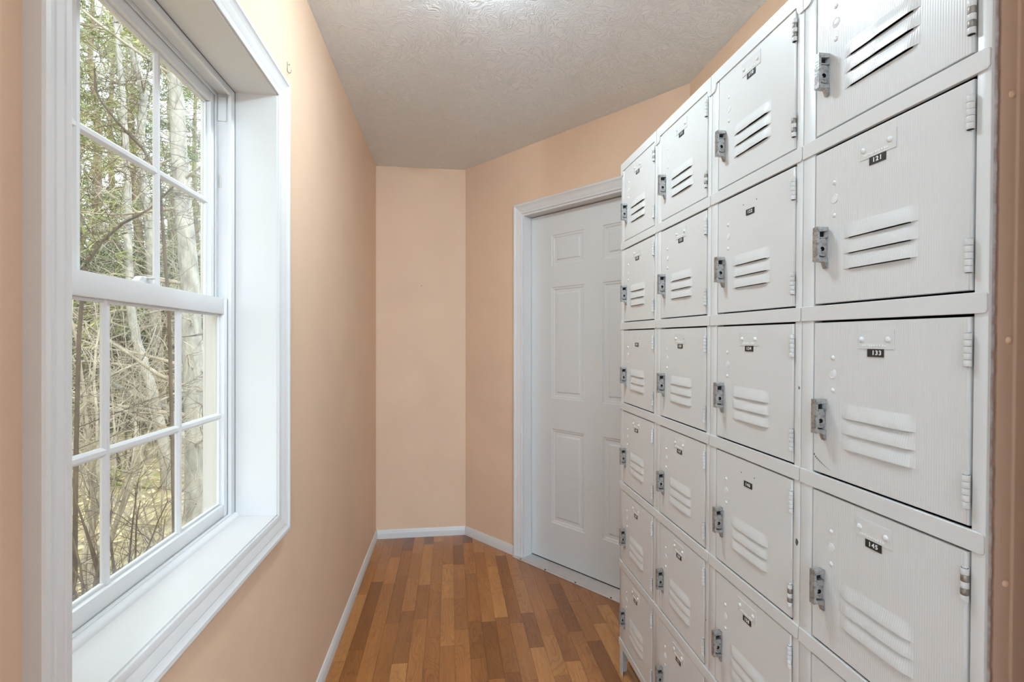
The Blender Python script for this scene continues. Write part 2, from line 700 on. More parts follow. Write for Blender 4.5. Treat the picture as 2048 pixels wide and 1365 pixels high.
# ------------------------------------------------------------------ baseboards
def bb_profile():
    h = 0.056
    return [(0, 0), (0.011, 0), (0.011, 0.014), (0.0095, 0.0155), (0.011, 0.017), (0.011, 0.026), (0.0095, 0.0275), (0.011, 0.029), (0.0105, 0.040), (0.008, 0.0445), (0.0085, 0.047), (0.005, h), (0, h)]


def sweep_board(m, p0, p1, n, prof, e0=0.0, e1=0.0):
    """extrude profile (offset along n, z) from p0 to p1; e0/e1 mitre shift per unit offset"""
    p0, p1, n = Vector(p0), Vector(p1), Vector(n)
    d = (p1 - p0).normalized()
    k = len(prof)
    i = len(m.v)
    for (P, e) in ((p0, e0), (p1, e1)):
        for (o, z) in prof:
            q = P + n * o + d * (e * o)
            m.v.append((q.x, q.y, z))
    m.f.append(tuple(i + j for j in range(k))); m.mi.append(0)
    m.f.append(tuple(i + k + j for j in range(k))[::-1]); m.mi.append(0)
    for j in range(k):
        j2 = (j + 1) % k
        m.f.append((i + j, i + k + j, i + k + j2, i + j2)); m.mi.append(0)


m = MB(); sweep_board(m, (XL, YN), (XL, YB), (1, 0), bb_profile(), 0, -1)
struct(m.build('baseboard_left', 'trim_white', smooth=30), 'white grooved baseboard under the window wall', 'baseboard')
hb = math.tan(math.acos(max(-1, min(1, Vector((1, 0)).dot(DD)))) / 2)
m = MB(); sweep_board(m, (XL, YB), (A.x, YB), (0, -1), bb_profile(), 1, -hb)
struct(m.build('baseboard_back', 'trim_white', smooth=30), 'short white baseboard along the narrow far wall', 'baseboard')
m = MB(); sweep_board(m, tuple(A), tuple(A + DD * 0.463), tuple(NN), bb_profile(), hb, 0)
struct(m.build('baseboard_angle', 'trim_white', smooth=30), 'white baseboard between far corner and door casing', 'baseboard')
m = MB(); sweep_board(m, (XR, B.y), (XR, YN), (-1, 0), bb_profile(), 0, 0)
struct(m.build('baseboard_right', 'trim_white', smooth=30), 'white baseboard behind the lockers', 'baseboard')

# ------------------------------------------------------------------ picture-frame casing helper
CAS = [(0.0, 0.0), (0.0, 0.009), (0.004, 0.0105), (0.012, 0.0115), (0.0135, 0.010), (0.016, 0.0115), (0.034, 0.0165), (0.036, 0.0150), (0.039, 0.0170), (0.047, 0.0195), (0.049, 0.0215), (0.057, 0.0220), (0.060, 0.0195), (0.060, 0.0)]


def casing(m, inner0, inner1, outdir, adir0, adir1, prof, to3):
    """one mitred board. inner0/1: 2D inner corner points; outdir: 2D outward; adir0/1: along shift per unit width at each end"""
    k = len(prof)
    i = len(m.v)
    d = Vector(inner1) - Vector(inner0)
    d.normalize()
    for (P, e) in ((Vector(inner0), adir0), (Vector(inner1), adir1)):
        for (w, t) in prof:
            q = P + Vector(outdir) * w + d * (e * w)
            m.v.append(to3(q, t))
    m.f.append(tuple(i + j for j in range(k))); m.mi.append(0)
    m.f.append(tuple(i + k + j for j in range(k))[::-1]); m.mi.append(0)
    for j in range(k):
        j2 = (j + 1) % k
        m.f.append((i + j, i + k + j, i + k + j2, i + j2)); m.mi.append(0)


# ================================================================== WINDOW
win = bpy.data.objects.new('window_1', None)
COL.objects.link(win)
win.location = (XL, (WY0 + WY1) / 2, WZ0)
struct(win, 'white double-hung window with grilles and deep white sill', 'window')
WI = Matrix.Translation(-Vector(win.location))


def wpart(m, name, mat, parent=None, **kw):
    """world-space MB -> child of window (or of a part)"""
    org = Vector(win.location)
    m.v = [tuple(Vector(p) - org) for p in m.v]
    return m.build(name, mat, parent or win, **kw)


wall3 = lambda q, t: (XL + t, q.x, q.y)
cs = [((WY1, WZ1), (WY1, WZ0), (1, 0)), ((WY1, WZ0), (WY0, WZ0), (0, -1)), ((WY0, WZ0), (WY0, WZ1), (-1, 0)), ((WY0, WZ1), (WY1, WZ1), (0, 1))]
for p0, p1, od in cs:
    m = MB()
    casing(m, p0, p1, od, -1, 1, CAS, wall3)
    wpart(m, 'casing_board', 'trim_white', smooth=28)
# jamb liner (returns); reveal boards 12 mm thick, XJ = window frame face
XJ = -0.584
t = 0.004
m = MB().box(XJ, WY0, WZ0 - .0, XL + .004, WY1, WZ0 + t); wpart(m, 'sill_board', 'sill_white')
m = MB().box(XJ, WY0, WZ1 - t, XL + .004, WY1, WZ1); wpart(m, 'head_board', 'trim_white')
m = MB().box(XJ, WY1 - t, WZ0, XL + .004, WY1, WZ1); wpart(m, 'jamb_board', 'trim_white')
m = MB().box(XJ, WY0, WZ0, XL + .004, WY0 + t, WZ1); wpart(m, 'jamb_board', 'trim_white')
# dark caulk joint between liner and vinyl frame
e = 0.0012
m = MB()
for (y0, y1, z0, z1) in ((WY0, WY1, WZ1 - t - 2 * e, WZ1 - t), (WY1 - t - 2 * e, WY1 - t, WZ0, WZ1), (WY0 + t, WY0 + t + 2 * e, WZ0, WZ1), (WY0, WY1, WZ0 + t, WZ0 + t + e)):
    m.box(XJ - .001, y0, z0, XJ + .0006, y1, z1)
wpart(m, 'caulk_joint', 'caulk')
# vinyl frame: ring with stepped tracks
Y0, Y1, Z0, Z1 = WY0 + t, WY1 - t, WZ0 + t, WZ1 - t
FW = 0.036     # frame width seen from inside


def ring(m, x0, x1, ya, yb, za, zb, w, wt=None, wbm=None):
    wt = w if wt is None else wt
    wbm = w if wbm is None else wbm
    m.box(x0, ya, za, x1, ya + w, zb)
    m.box(x0, yb - w, za, x1, yb, zb)
    m.box(x0, ya + w, zb - wt, x1, yb - w, zb)
    m.box(x0, ya + w, za, x1, yb - w, za + wbm)


m = MB()
ring(m, XJ - 0.008, XJ, Y0, Y1, Z0, Z1, 0.024, 0.020, 0.016)
ring(m, XO - 0.01, XJ - 0.008, Y0, Y1, Z0, Z1, 0.012, 0.012, 0.012)
ring(m, -0.6255, -0.622, Y0 + .012, Y1 - .012, Z0 + .012, Z1 - .012, 0.012, 0.010, 0.004)
fr = wpart(m, 'frame', 'vinyl_white', bevel=0.0008, segs=1)
# rounded stop bead along the bottom
m = MB()
prof = [(XJ + 0.0125 * math.cos(a) - 0.001, Z0 + 0.0125 * math.sin(a)) for a in [PI / 2 * k / 6 for k in range(7)]] + [(XJ - .001, Z0)]
m.prism(prof, lambda p, tt: (p[0], tt, p[1]), Y0, Y1)
wpart(m, 'stop_bead', 'vinyl_white', smooth=40)
# exterior trim
m = MB()
ring(m, XO - 0.022, XO - 0.0005, Y0 - 0.05, Y1 + 0.05, Z0 - 0.05, Z1 + 0.05, 0.048)
wpart(m, 'exterior_trim', 'vinyl_white')


def sash(name, xf, xb, ya, yb, za, zb, stile, top, bot, muntin_y, muntin_z, mw):
    """xf inner face, xb outer face; glass in the middle"""
    s = bpy.data.objects.new(name, None)
    COL.objects.link(s)
    s.parent = win
    xg = xf - 0.016
    xg2 = xb + 0.003

    def part(mm, nm, mat, **kw):
        return wpart(mm, nm, mat, s, **kw)
    part(MB().box(xb, ya, za, xf, ya + stile, zb), 'stile', 'vinyl_white', bevel=0.0015)
    part(MB().box(xb, yb - stile, za, xf, yb, zb), 'stile', 'vinyl_white', bevel=0.0015)
    part(MB().box(xb, ya + stile, zb - top, xf, yb - stile, zb), 'rail', 'vinyl_white', bevel=0.0015)
    part(MB().box(xb, ya + stile, za, xf, yb - stile, za + bot), 'rail', 'vinyl_white', bevel=0.0015)
    # glazing bead: small step round the glass
    gy0, gy1, gz0, gz1 = ya + stile, yb - stile, za + bot, zb - top
    mm = MB()
    ring(mm, xg, xg + 0.006, gy0, gy1, gz0, gz1, 0.006)
    part(mm, 'glazing_bead', 'vinyl_white', bevel=0.001, segs=1)
    for y in muntin_y:
        mm = MB()
        h = mw / 2
        pr = [(-h, 0), (-h, .004), (-h * .45, .0085), (h * .45, .0085), (h, .004), (h, 0)]
        mm.prism(pr, lambda p, z, y=y: (xg + p[1], y + p[0], z), gz0, gz1)
        part(mm, 'muntin', 'vinyl_white', smooth=20)
    ys = [gy0] + list(muntin_y) + [gy1]
    for zz in muntin_z:
        mm = MB()
        h = mw / 2
        pr = [(-h, 0), (-h, .0038), (-h * .45, .0082), (h * .45, .0082), (h, .0038), (h, 0)]
        mm.prism(pr, lambda p, y: (xg + p[1], y, zz + p[0]), gy0, gy1)
        part(mm, 'muntin', 'vinyl_white', smooth=20)
    zs = [gz0] + list(muntin_z) + [gz1]
    for i in range(len(ys) - 1):
        for j in range(len(zs) - 1):
            mm = MB()
            mm.quad((xg - .0005, ys[i], zs[j]), (xg - .0005, ys[i + 1], zs[j]), (xg - .0005, ys[i + 1], zs[j + 1]), (xg - .0005, ys[i], zs[j + 1]))
            part(mm, 'pane', 'window_glass', fix=False)
    # outer leaf of the double glazing with its spacer
    mm = MB()
    mm.quad((xg2, gy0, gz0), (xg2, gy1, gz0), (xg2, gy1, gz1), (xg2, gy0, gz1))
    part(mm, 'outer_pane', 'window_glass', fix=False)
    return s


SY0, SY1 = Y0 + 0.013, Y1 - 0.013
low = sash('lower_sash', -0.5935, -0.6205, SY0, SY1, Z0 + .013, 1.398, 0.030, 0.042, 0.034, (0.940, 1.172), (1.0865,), 0.017)
upp = sash('upper_sash', -0.6265, -0.6525, SY0, SY1, 1.362, Z1 - .013, 0.030, 0.034, 0.036, (0.918, 1.150), (1.655,), 0.017)
# sash lock on the meeting rail
m = MB()
m.box(-0.620, 1.020, 1.398, -0.600, 1.085, 1.402)
m.prism([(1.028, 1.402), (1.078, 1.402), (1.070, 1.410), (1.040, 1.412)], lambda p, tt: (tt, p[0], p[1]), -0.617, -0.604)
m.lathe([(0.009, 1.402), (0.009, 1.411), (0.006, 1.413)], 14, (-0.610, 1.050, 0))
m.box(-0.612, 1.05, 1.408, -0.592, 1.062, 1.4125)
wpart(m, 'sash_lock', 'vinyl_white', bevel=0.0008, segs=1)
# tilt latch / balance cover in the side track
m = MB()
m.box(-0.6205, Y1 - .0135, 1.70, -0.6135, Y1 - .0115, 1.735)
wpart(m, 'track_clip', 'lamp_metal')
m = MB()
m.box(-0.6215, Y1 - .016, 1.88, -0.600, Y1 - .011, 1.945)
wpart(m, 'track_cover', 'vinyl_white', bevel=0.001, segs=1)

# ================================================================== DOOR
door = bpy.data.objects.new('door_1', None)
COL.objects.link(door)
door.location = dw(DS0, 0, 0)
struct(door, 'white six-panel door behind the lockers', 'door')
DO = Vector(door.location)


def dpart(m, name, mat, parent=None, **kw):
    m.v = [tuple(Vector(p) - DO) for p in m.v]
    return m.build(name, mat, parent or door, **kw)


door3 = lambda q, tt: dw(q.x, tt, q.y)
JT = 0.012
for p0, p1, od, e0, e1 in (((DS0, DTOP), (DS0, 0.0), (-1, 0), -1, 0), ((DS0, DTOP), (DS1, DTOP), (0, 1), -1, 1), ((DS1, 0.0), (DS1, DTOP), (1, 0), 0, 1)):
    m = MB()
    casing(m, p0, p1, od, e0, e1, CAS, door3)
    dpart(m, 'casing_board', 'trim_white', smooth=28)
m = MB(); dbox(m, DS0, DS0 + JT, -TH, 0.004, 0, DTOP); dpart(m, 'jamb', 'trim_white')
m = MB(); dbox(m, DS1 - JT, DS1, -TH, 0.004, 0, DTOP); dpart(m, 'jamb', 'trim_white')
m = MB(); dbox(m, DS0 + JT, DS1 - JT, -TH, 0.004, DTOP - JT, DTOP); dpart(m, 'head_jamb', 'trim_white')
# black sheet behind the whole slab, seen in the gaps round its edge
m = MB(); dbox(m, DS0 + JT, DS1 - JT, -0.112, -0.108, 0, DTOP - JT); dpart(m, 'gap_backing', 'gap_black')
# slab with recessed panels
S0, S1, DZ0, DZ1, OF = DS0 + JT + .003, DS1 - JT - .003, 0.020, DTOP - JT - .004, -0.062
PX = [(S0 + .154, S0 + .386), (S1 - .386, S1 - .154)]
PZ = [(1.722, 1.902), (0.961, 1.602), (0.243, 0.785)]
m = MB()
xs = sorted({S0, S1, *[v for p in PX for v in p]})
zs = sorted({DZ0, DZ1, *[v for p in PZ for v in p]})
for i in range(len(xs) - 1):
    for j in range(len(zs) - 1):
        cxm, czm = (xs[i] + xs[i + 1]) / 2, (zs[j] + zs[j + 1]) / 2
        if any(a < cxm < b for a, b in PX) and any(a < czm < b for a, b in PZ):
            continue
        m.quad(dw(xs[i], OF, zs[j]), dw(xs[i], OF, zs[j + 1]), dw(xs[i + 1], OF, zs[j + 1]), dw(xs[i + 1], OF, zs[j]))
# edges and back
m.quad(dw(S0, OF, DZ0), dw(S0, OF - .042, DZ0), dw(S0, OF - .042, DZ1), dw(S0, OF, DZ1))
m.quad(dw(S1, OF, DZ0), dw(S1, OF - .042, DZ0), dw(S1, OF - .042, DZ1), dw(S1, OF, DZ1))
m.quad(dw(S0, OF, DZ0), dw(S1, OF, DZ0), dw(S1, OF - .042, DZ0), dw(S0, OF - .042, DZ0))
m.quad(dw(S0, OF, DZ1), dw(S1, OF, DZ1), dw(S1, OF - .042, DZ1), dw(S0, OF - .042, DZ1))
m.quad(dw(S0, OF - .042, DZ0), dw(S1, OF - .042, DZ0), dw(S1, OF - .042, DZ1), dw(S0, OF - .042, DZ1))
slab = dpart(m, 'slab', 'door_white')
for (a0, a1) in PX:
    for (b0, b1) in PZ:
        m = MB()
        rings = [(0.0, 0.0), (0.004, -0.004), (0.011, -0.0045), (0.017, -0.0085), (0.034, -0.0085), (0.040, -0.0035), (0.046, -0.0028)]
        loops = []
        for (ins, dep) in rings:
            loops.append([dw(a0 + ins, OF + dep, b0 + ins), dw(a1 - ins, OF + dep, b0 + ins), dw(a1 - ins, OF + dep, b1 - ins), dw(a0 + ins, OF + dep, b1 - ins)])
        for l0, l1 in zip(loops[:-1], loops[1:]):
            for k in range(4):
                k2 = (k + 1) % 4
                m.quad(l0[k], l0[k2], l1[k2], l1[k])
        m.quad(*loops[-1])
        dpart(m, 'panel', 'door_white', slab, smooth=25)
# black box in the gap under the slab, standing in for its shade
m = MB(); dbox(m, S0, S1, OF - .04, OF - .004, 0.0135, DZ0 + .001); dpart(m, 'gap_shade', 'gap_black')
# threshold: ribbed aluminium saddle
m = MB()
prof = [(0.030, 0.0), (0.030, 0.003), (0.024, 0.0075)]
o = 0.022
while o > -0.058:
    prof += [(o, 0.0105), (o - .0016, 0.0118), (o - .0042, 0.0118), (o - .0052, 0.0098)]
    o -= 0.0062
prof += [(-0.062, 0.013), (-0.11, 0.013), (-0.11, 0.0)]
m.prism(prof, lambda p, tt: dw(tt, p[0], p[1] + 0.0002), DS0 - 0.058, DS1 + 0.058)
thr = dpart(m, 'threshold', 'galvanised')
for s in (0.53, 0.72, 0.93, 1.15, 1.37):
    m = MB()
    q = dw(s, 0.0255, 0)
    m.lathe([(0.0045, 0.006), (0.0045, 0.0092), (0.003, 0.0098)], 10, (q[0], q[1], 0))
    dpart(m, 'screw', 'chip_dark', thr)
# knob on the hidden side of the door (behind lockers)
m = MB()
q = Vector(dw(S1 - 0.07, OF, 0.95))
for (r0, r1, d0, d1) in ((0.030, 0.030, 0.0, 0.006), (0.012, 0.012, 0.006, 0.03), (0.026, 0.026, 0.03, 0.055)):
    p0 = q + Vector((NN.x, NN.y, 0)) * d0
    p1 = q + Vector((NN.x, NN.y, 0)) * d1
    m.tube([p0, p0.lerp(p1, .02), p0.lerp(p1, .98), p1], [0.001, r0, r1, 0.001], 16)
dpart(m, 'knob', 'lamp_metal', slab, smooth=40)

# ================================================================== LOCKERS
CW, RH = 0.3187, 0.3048
RAIL = 0.027
NR = 6
Rl = Matrix.Rotation(math.radians(7.83 - 7.322), 3, 'Z') @ Matrix.Rotation(math.radians(0.64), 3, 'X') @ Matrix.Rotation(math.radians(0.05), 3, 'Y')
th = math.radians(7.322)
P0 = Vector((0.5939 * math.cos(th) + 0.6004 * math.sin(th), -0.5939 * math.sin(th) + 0.6004 * math.cos(th), 1.279 + 0.0377))  # near end, bottom of second rail
DEPTH = 0.375
ZB = -4 * RH            # local z of the bottom, relative to P0
HT = 6 * RH             # bottom rail bottom to top-rail bottom (row pitch)


def font_mesh(txt, size, extrude=0.0, spacing=1.0, align='CENTER', bevel=0.0):
    cu = bpy.data.curves.new('t', 'FONT')
    cu.body = txt
    cu.size = size
    cu.extrude = extrude
    cu.offset = bevel
    cu.resolution_u = 3
    cu.space_character = spacing
    cu.align_x = align
    cu.align_y = 'CENTER'
    o = bpy.data.objects.new('t', cu)
    COL.objects.link(o)
    dg = bpy.context.evaluated_depsgraph_get()
    me = bpy.data.meshes.new_from_object(o.evaluated_get(dg))
    bpy.data.objects.remove(o)
    bpy.data.curves.remove(cu)
    vs = [tuple(v.co) for v in me.vertices]
    fs = [tuple(p.vertices) for p in me.polygons]
    bpy.data.meshes.remove(me)
    return vs, fs


def add_font(m, vf, tr, mi=0):
    i = len(m.v)
    m.v += [tr(p) for p in vf[0]]
    for f in vf[1]:
        m.f.append(tuple(i + k for k in f)); m.mi.append(mi)


# ---- shared door parts.  Local frame: a = right, b = into the locker, z up; z = 0 at the underside of the rail above
DA0, DA1, DT, DB = 0.0318, 0.2970, -0.0048, -0.2732
LA0, LA1 = 0.095, 0.2275
LIPS = (-0.1675, -0.1935, -0.2195)


def door_mesh(mat, name):
    m = MB()
    fb = -0.0005
    cuts_a = [DA0, LA0 + .012, LA1 - .012, DA1]
    cuts_z = [DB]
    for l in sorted(LIPS):
        cuts_z += [l - 0.0009, l + 0.012]
    cuts_z += [DT]
    for i in range(3):
        for j in range(len(cuts_z) - 1):
            if i == 1 and j % 2 == 1:
                continue
            m.quad((cuts_a[i], fb, cuts_z[j]), (cuts_a[i + 1], fb, cuts_z[j]), (cuts_a[i + 1], fb, cuts_z[j + 1]), (cuts_a[i], fb, cuts_z[j + 1]))
    # rolled edges going back
    R = 0.0028
    per = [(DA0, DB), (DA1, DB), (DA1, DT), (DA0, DT)]
    nrm = [(-1, -1), (1, -1), (1, 1), (-1, 1)]
    seg = 4
    loops = []
    for k in range(seg + 1):
        a = PI / 2 * k / seg
        loops.append([(p[0] + n[0] * R * math.sin(a), fb + R * (1 - math.cos(a)), p[1] + n[1] * R * math.sin(a) * 0.45) for p, n in zip(per, nrm)])
    loops.append([(p[0], p[1] + 0.012, p[2]) for p in loops[-1]])
    for l0, l1 in zip(loops[:-1], loops[1:]):
        for k in range(4):
            k2 = (k + 1) % 4
            m.quad(l0[k], l0[k2], l1[k2], l1[k])
    return m.mesh(name, mat, smooth=35)


# shrink the flat so that rolled edges end at the gap
DA0 += 0.0024
DA1 -= 0.0024
ME_DOOR = door_mesh('locker_paint', 'locker_door')
ME_DOOR_R = door_mesh('locker_ribbed', 'locker_door_ribbed')


def louver_mesh(mat, name):
    m = MB()
    na, nz = 26, 8
    L = LA1 - LA0
    Hh = 0.0245
    sm = lambda x: max(0, min(1, x)) ** 2 * (3 - 2 * max(0, min(1, x)))
    def pt(i, j):
        ua = i / na
        s = j / nz
        e = sm(ua / 0.13) * sm((1 - ua) / 0.13)
        half = 0.82 + 0.24 * sm((ua - 0.44) / 0.10)
        hm = 0.0046 * e * half + 0.0007 * math.exp(-((ua - .47) / .045) ** 2)
        h = hm * math.sin(min(1, s) * PI / 2) ** 1.25
        return (LA0 + ua * L, -0.0006 - h, Hh * (1 - s))
    idx = [[None] * (nz + 1) for _ in range(na + 1)]
    for i in range(na + 1):
        for j in range(nz + 1):
            idx[i][j] = len(m.v)
            m.v.append(pt(i, j))
    for i in range(na):
        for j in range(nz):
            m.f.append((idx[i][j], idx[i + 1][j], idx[i + 1][j + 1], idx[i][j + 1])); m.mi.append(0)
    # lip thickness
    base = [len(m.v) + k for k in range(na + 1)]
    for i in range(na + 1):
        p = pt(i, nz)
        m.v.append((p[0], min(-0.0004, p[1] + 0.0012), p[2] + 0.0002))
    for i in range(na):
        m.f.append((idx[i][nz], idx[i + 1][nz], base[i + 1], base[i])); m.mi.append(0)
    return m.mesh(name, mat, smooth=50, fix=True)


ME_LOUV = louver_mesh('locker_paint', 'louver')
ME_LOUV_R = louver_mesh('locker_ribbed', 'louver_ribbed')


def handle_mesh():
    m = MB()
    a0, a1 = 0.0515, 0.0628
    zt, zb = -0.1400, -0.2005
    # front plate, top and bottom bars (a C-shaped bracket), back plate
    m.box(a0, -0.0220, zb, a1, -0.0175, zt)
    m.prism([(-0.0175, zt), (-0.001, zt), (-0.001, zt - .0065), (-0.0175, zt - .0085)], lambda p, tt: (tt, p[0], p[1]), a0, a1)
    m.prism([(-0.0175, zb + .0075), (-0.001, zb + .006), (-0.001, zb - .0015), (-0.0175, zb)], lambda p, tt: (tt, p[0], p[1]), a0, a1)
    m.box(a0, -0.0030, zb, a0 + .0035, -0.0008, zt)
    m.box(a0, -0.0175, zb + .002, a0 + .0030, -0.0008, zt - .006, 1)  # black backing stands in for the shade inside the bracket
    # tongue hanging at the bottom, against the door
    m.prism([(-0.0085, zb), (-0.0012, zb), (-0.0012, zb - .0125), (-0.0040, zb - .0125)], lambda p, tt: (tt, p[0], p[1]), a0 + .003, a1)
    # latch lever with padlock hole, facing the near side
    n = 24
    z0, z1 = zb + .0095, zb + .0405
    b0, b1 = -0.0168, -0.0022
    cz, cb = (z0 + z1) / 2 - .003, (b0 + b1) / 2 - .001
    outer, inner = [], []
    for k in range(n):
        a = 2 * PI * k / n
        c, s = math.cos(a), math.sin(a)
        q = max(abs(c) / ((b1 - b0) / 2), abs(s) / ((z1 - z0) / 2))
        p = ((abs(c) / ((b1 - b0) / 2)) ** 7 + (abs(s) / ((z1 - z0) / 2)) ** 7) ** (1 / 7)
        outer.append(((b0 + b1) / 2 + c / p, (z0 + z1) / 2 + s / p))
        inner.append((cb + 0.0040 * c, cz + 0.0040 * s))
    af, ab = a1 - .0018, a0 + .003
    for k in range(n):
        k2 = (k + 1) % n
        m.quad((af, *outer[k]), (af, *outer[k2]), (af, *inner[k2]), (af, *inner[k]))
        m.quad((af, *outer[k]), (ab, *outer[k]), (ab, *outer[k2]), (af, *outer[k2]))
        m.quad((af, *inner[k]), (af, *inner[k2]), (af - .006, *inner[k2]), (af - .006, *inner[k]), 1)
    i = len(m.v)
    m.v += [(af - .006, *p) for p in inner]
    m.f.append(tuple(i + k for k in range(n))); m.mi.append(1)
    # bright pin seen inside the hole
    m.lathe([(0.0016, af - .006), (0.0016, af - .002), (0.0008, af - .0012)], 8, (0, cb - .0015, cz - .0008), 'x')
    # lip above the lever
    m.box(a0 + .003, b0, z1 + .0004, a1 - .0004, b1 + .001, z1 + .0022)
    # embossed maker's word reading down the front plate
    vf = font_mesh('MASTER', 0.0100, 0.0004, 1.02)
    ac, zc = (a0 + a1) / 2, (zt + zb) / 2
    # text x -> down (-z), text y -> right (+a), text z -> out (-b)
    add_font(m, vf, lambda p: (ac + p[1], -0.0221 - p[2], zc - p[0]))
    return m.mesh('handle', ['cast_zinc', 'gap_black'], fix=True)


ME_HANDLE = handle_mesh()


def hinge_mesh(bare, name):
    m = MB()
    L = 0.0435
    kn = 5
    r = 0.0047
    a, b = 0.2962, -0.0026
    z = -L / 2
    for k in range(kn):
        h = L / kn
        rr = r if k % 2 == 0 else r * 0.97
        m.lathe([(rr * .93, z + .0002), (rr, z + .0009), (rr, z + h - .0009), (rr * .93, z + h - .0002)], 14, (a, b, 0), 'z', 1 if (bare and k % 2 == 1) else 0)
        z += h
    m.lathe([(r * .8, -L / 2), (r * .8, L / 2)], 12, (a, b, 0), 'z', 2)
    m.lathe([(r * .62, L / 2), (r * .62, L / 2 + .0012)], 12, (a, b, 0))
    return m.mesh(name, ['locker_paint', 'bare_steel', 'gap_black'], smooth=50)


ME_HINGE = hinge_mesh(False, 'hinge')
ME_HINGE_B = hinge_mesh(True, 'hinge_bare')

# rivets, disc
def dome(r, h, n=14, mat='rivet_paint', name='rivet'):
    m = MB()
    prof = [(r * math.cos(a), h * math.sin(a)) for a in [PI / 2 * k / 5 for k in range(6)]]
    prof[-1] = (r * 0.05, h)
    prof = [(p[0], -0.0004 - p[1]) for p in prof]
    m.lathe(prof, n, (0, 0, 0), 'y')
    return m.mesh(name, mat, smooth=60)


ME_RIV = dome(0.0042, 0.0024)
ME_PRIV = dome(0.0048, 0.0030)
ME_HOLE = dome(0.0016, 0.0003, 10, 'gap_black', 'screw_hole')
m = MB()
m.lathe([(0.0082, -0.0003), (0.0082, -0.0009), (0.0074, -0.0014), (0.0068, -0.0009), (0.0060, -0.0012), (0.0002, -0.0012)], 20, (0, 0, 0), 'y')
ME_DISC = m.mesh('plug_disc', 'rivet_paint', smooth=40)
# name plate with a row of illegible raised marks
m = MB()
m.box(0.127, -0.0015, -0.0485, 0.1915, -0.0004, -0.0190)
r_pl = random.Random(3)
x = 0.136
while x < 0.180:
    w = r_pl.uniform(0.0012, 0.0032)
    h = r_pl.uniform(0.0016, 0.0036)
    m.box(x, -0.0021, -0.0445 , x + w, -0.0015, -0.0445 + h, 1)
    x += w + r_pl.uniform(0.0010, 0.0022)
ME_PLATE = m.mesh('name_plate', ['plate_plastic', 'tape_white'])


def number_mesh(n, shift):
    m = MB()
    m.box(0.1455, -0.0017, -0.0612, 0.1742, -0.0005, -0.0485)
    vf = font_mesh(str(n), 0.0098, 0.0002, 1.25, bevel=0.00022)
    add_font(m, vf, lambda p: (0.1600 + shift + p[0], -0.0019 - p[2], -0.0549 + p[1]), 1)
    return m.mesh('number_label', ['tape_black', 'tape_white'], fix=False)


def rail_mesh():
    m = MB()
    r = 0.0045
    a1 = CW - .0012
    poly = [(0.0008, 0.0), (a1 - r, 0.0)]
    poly += [(a1 - r + r * math.sin(q), r - r * math.cos(q)) for q in (PI / 8, PI / 4, 3 * PI / 8)] + [(a1, r), (a1, RAIL - r)]
    poly += [(a1 - r + r * math.cos(q), RAIL - r + r * math.sin(q)) for q in (PI / 8, PI / 4, 3 * PI / 8)] + [(a1 - r, RAIL), (0.0008, RAIL)]
    m.prism(poly, lambda p, tt: (p[0], tt, p[1]), -0.0026, 0.004)
    return m.mesh('rail', 'locker_paint', bevel=0.0007, segs=1)


ME_RAIL = rail_mesh()


def toprail_mesh():
    m = MB()
    zb, zt = -0.0055, 0.0235      # bottom / top relative to row datum
    drop = 0.0175
    a1 = CW - .0012
    cur = [(0.0225 - 0.0015 * k / 6 - 0.014 * (k / 6) ** 2.2, zb - drop * math.sin(k / 6 * PI / 2)) for k in range(7)]
    left = [(0.0005, zb - drop)] + cur[::-1]
    right = [(a1 - p[0] * .75, p[1]) for p in cur] + [(a1, zb - drop)]
    poly = left + right + [(a1, zt), (0.0005, zt)]
    # triangulate safely: build as three convex-ish prisms
    m.prism(poly, lambda p, tt: (p[0], tt, p[1]), -0.0030, 0.004)
    return m.mesh('top_rail', 'locker_paint')


ME_TOP = toprail_mesh()
ME_UPL = MB().box(0.0008, 0.0, 0, 0.0295, 0.018, HT).mesh('upright', 'locker_paint', bevel=0.0016)
ME_UPR = MB().box(0.3010, 0.0, 0, CW - .0006, 0.018, HT).mesh('upright', 'locker_paint', bevel=0.0016)
ME_SHELF = MB().box(0.003, 0.006, 0.010, CW - .003, DEPTH - .002, 0.012).mesh('shelf', 'locker_inside')
m = MB()
m.box(0.0010, 0.004, 0, 0.0022, DEPTH, HT + .02)
m.box(CW - .0022, 0.004, 0, CW - .0010, DEPTH, HT + .02)
m.box(0.0022, DEPTH - .001, 0, CW - .0022, DEPTH, HT + .02)
m.box(0.0022, 0.004, 0.001, CW - .0022, DEPTH, 0.003)
m.box(0.0022, 0.004, HT + .018, CW - .0022, DEPTH, HT + .020)
ME_BODY = m.mesh('body', 'locker_inside')
m = MB().box(0.0008, 0.0, HT + .020, CW - .0008, DEPTH, HT + .0235)
ME_TOPSH = m.mesh('top_sheet', 'locker_paint')

ORD_NEAR = {4: 'column of six grey-white lockers nearest the camera, numbered from 109 down to 169',
            3: 'second column of grey-white lockers from the near end, top door numbered 110',
            2: 'third column of grey-white lockers from the near end, top door numbered 111',
            1: 'farthest column of grey-white lockers, in front of the white door'}
BARE = {(4, 1, 0), (4, 1, 1), (3, 1, 0), (3, 1, 1), (3, 5, 1), (4, 4, 0), (2, 1, 1), (1, 1, 0), (3, 4, 1)}
NOPLATE = {(3, 2), (1, 3), (3, 4)}
HALF = {(2, 3): 1, (1, 2): 1}
CHIPS = {4: [(0.012, 0.62, 0.004), (0.290, 0.955, 0.003), (0.301, 0.62, 0.0028), (0.05, 0.655, 0.002)],
         3: [(0.3105, 0.796, 0.0080), (0.313, 1.092, 0.004), (0.300, 0.30, 0.003), (0.06, 0.66, 0.004)],
         2: [(0.306, 0.455, 0.003), (0.304, 0.62, 0.0025)],
         1: [(0.010, 0.98, 0.003)]}

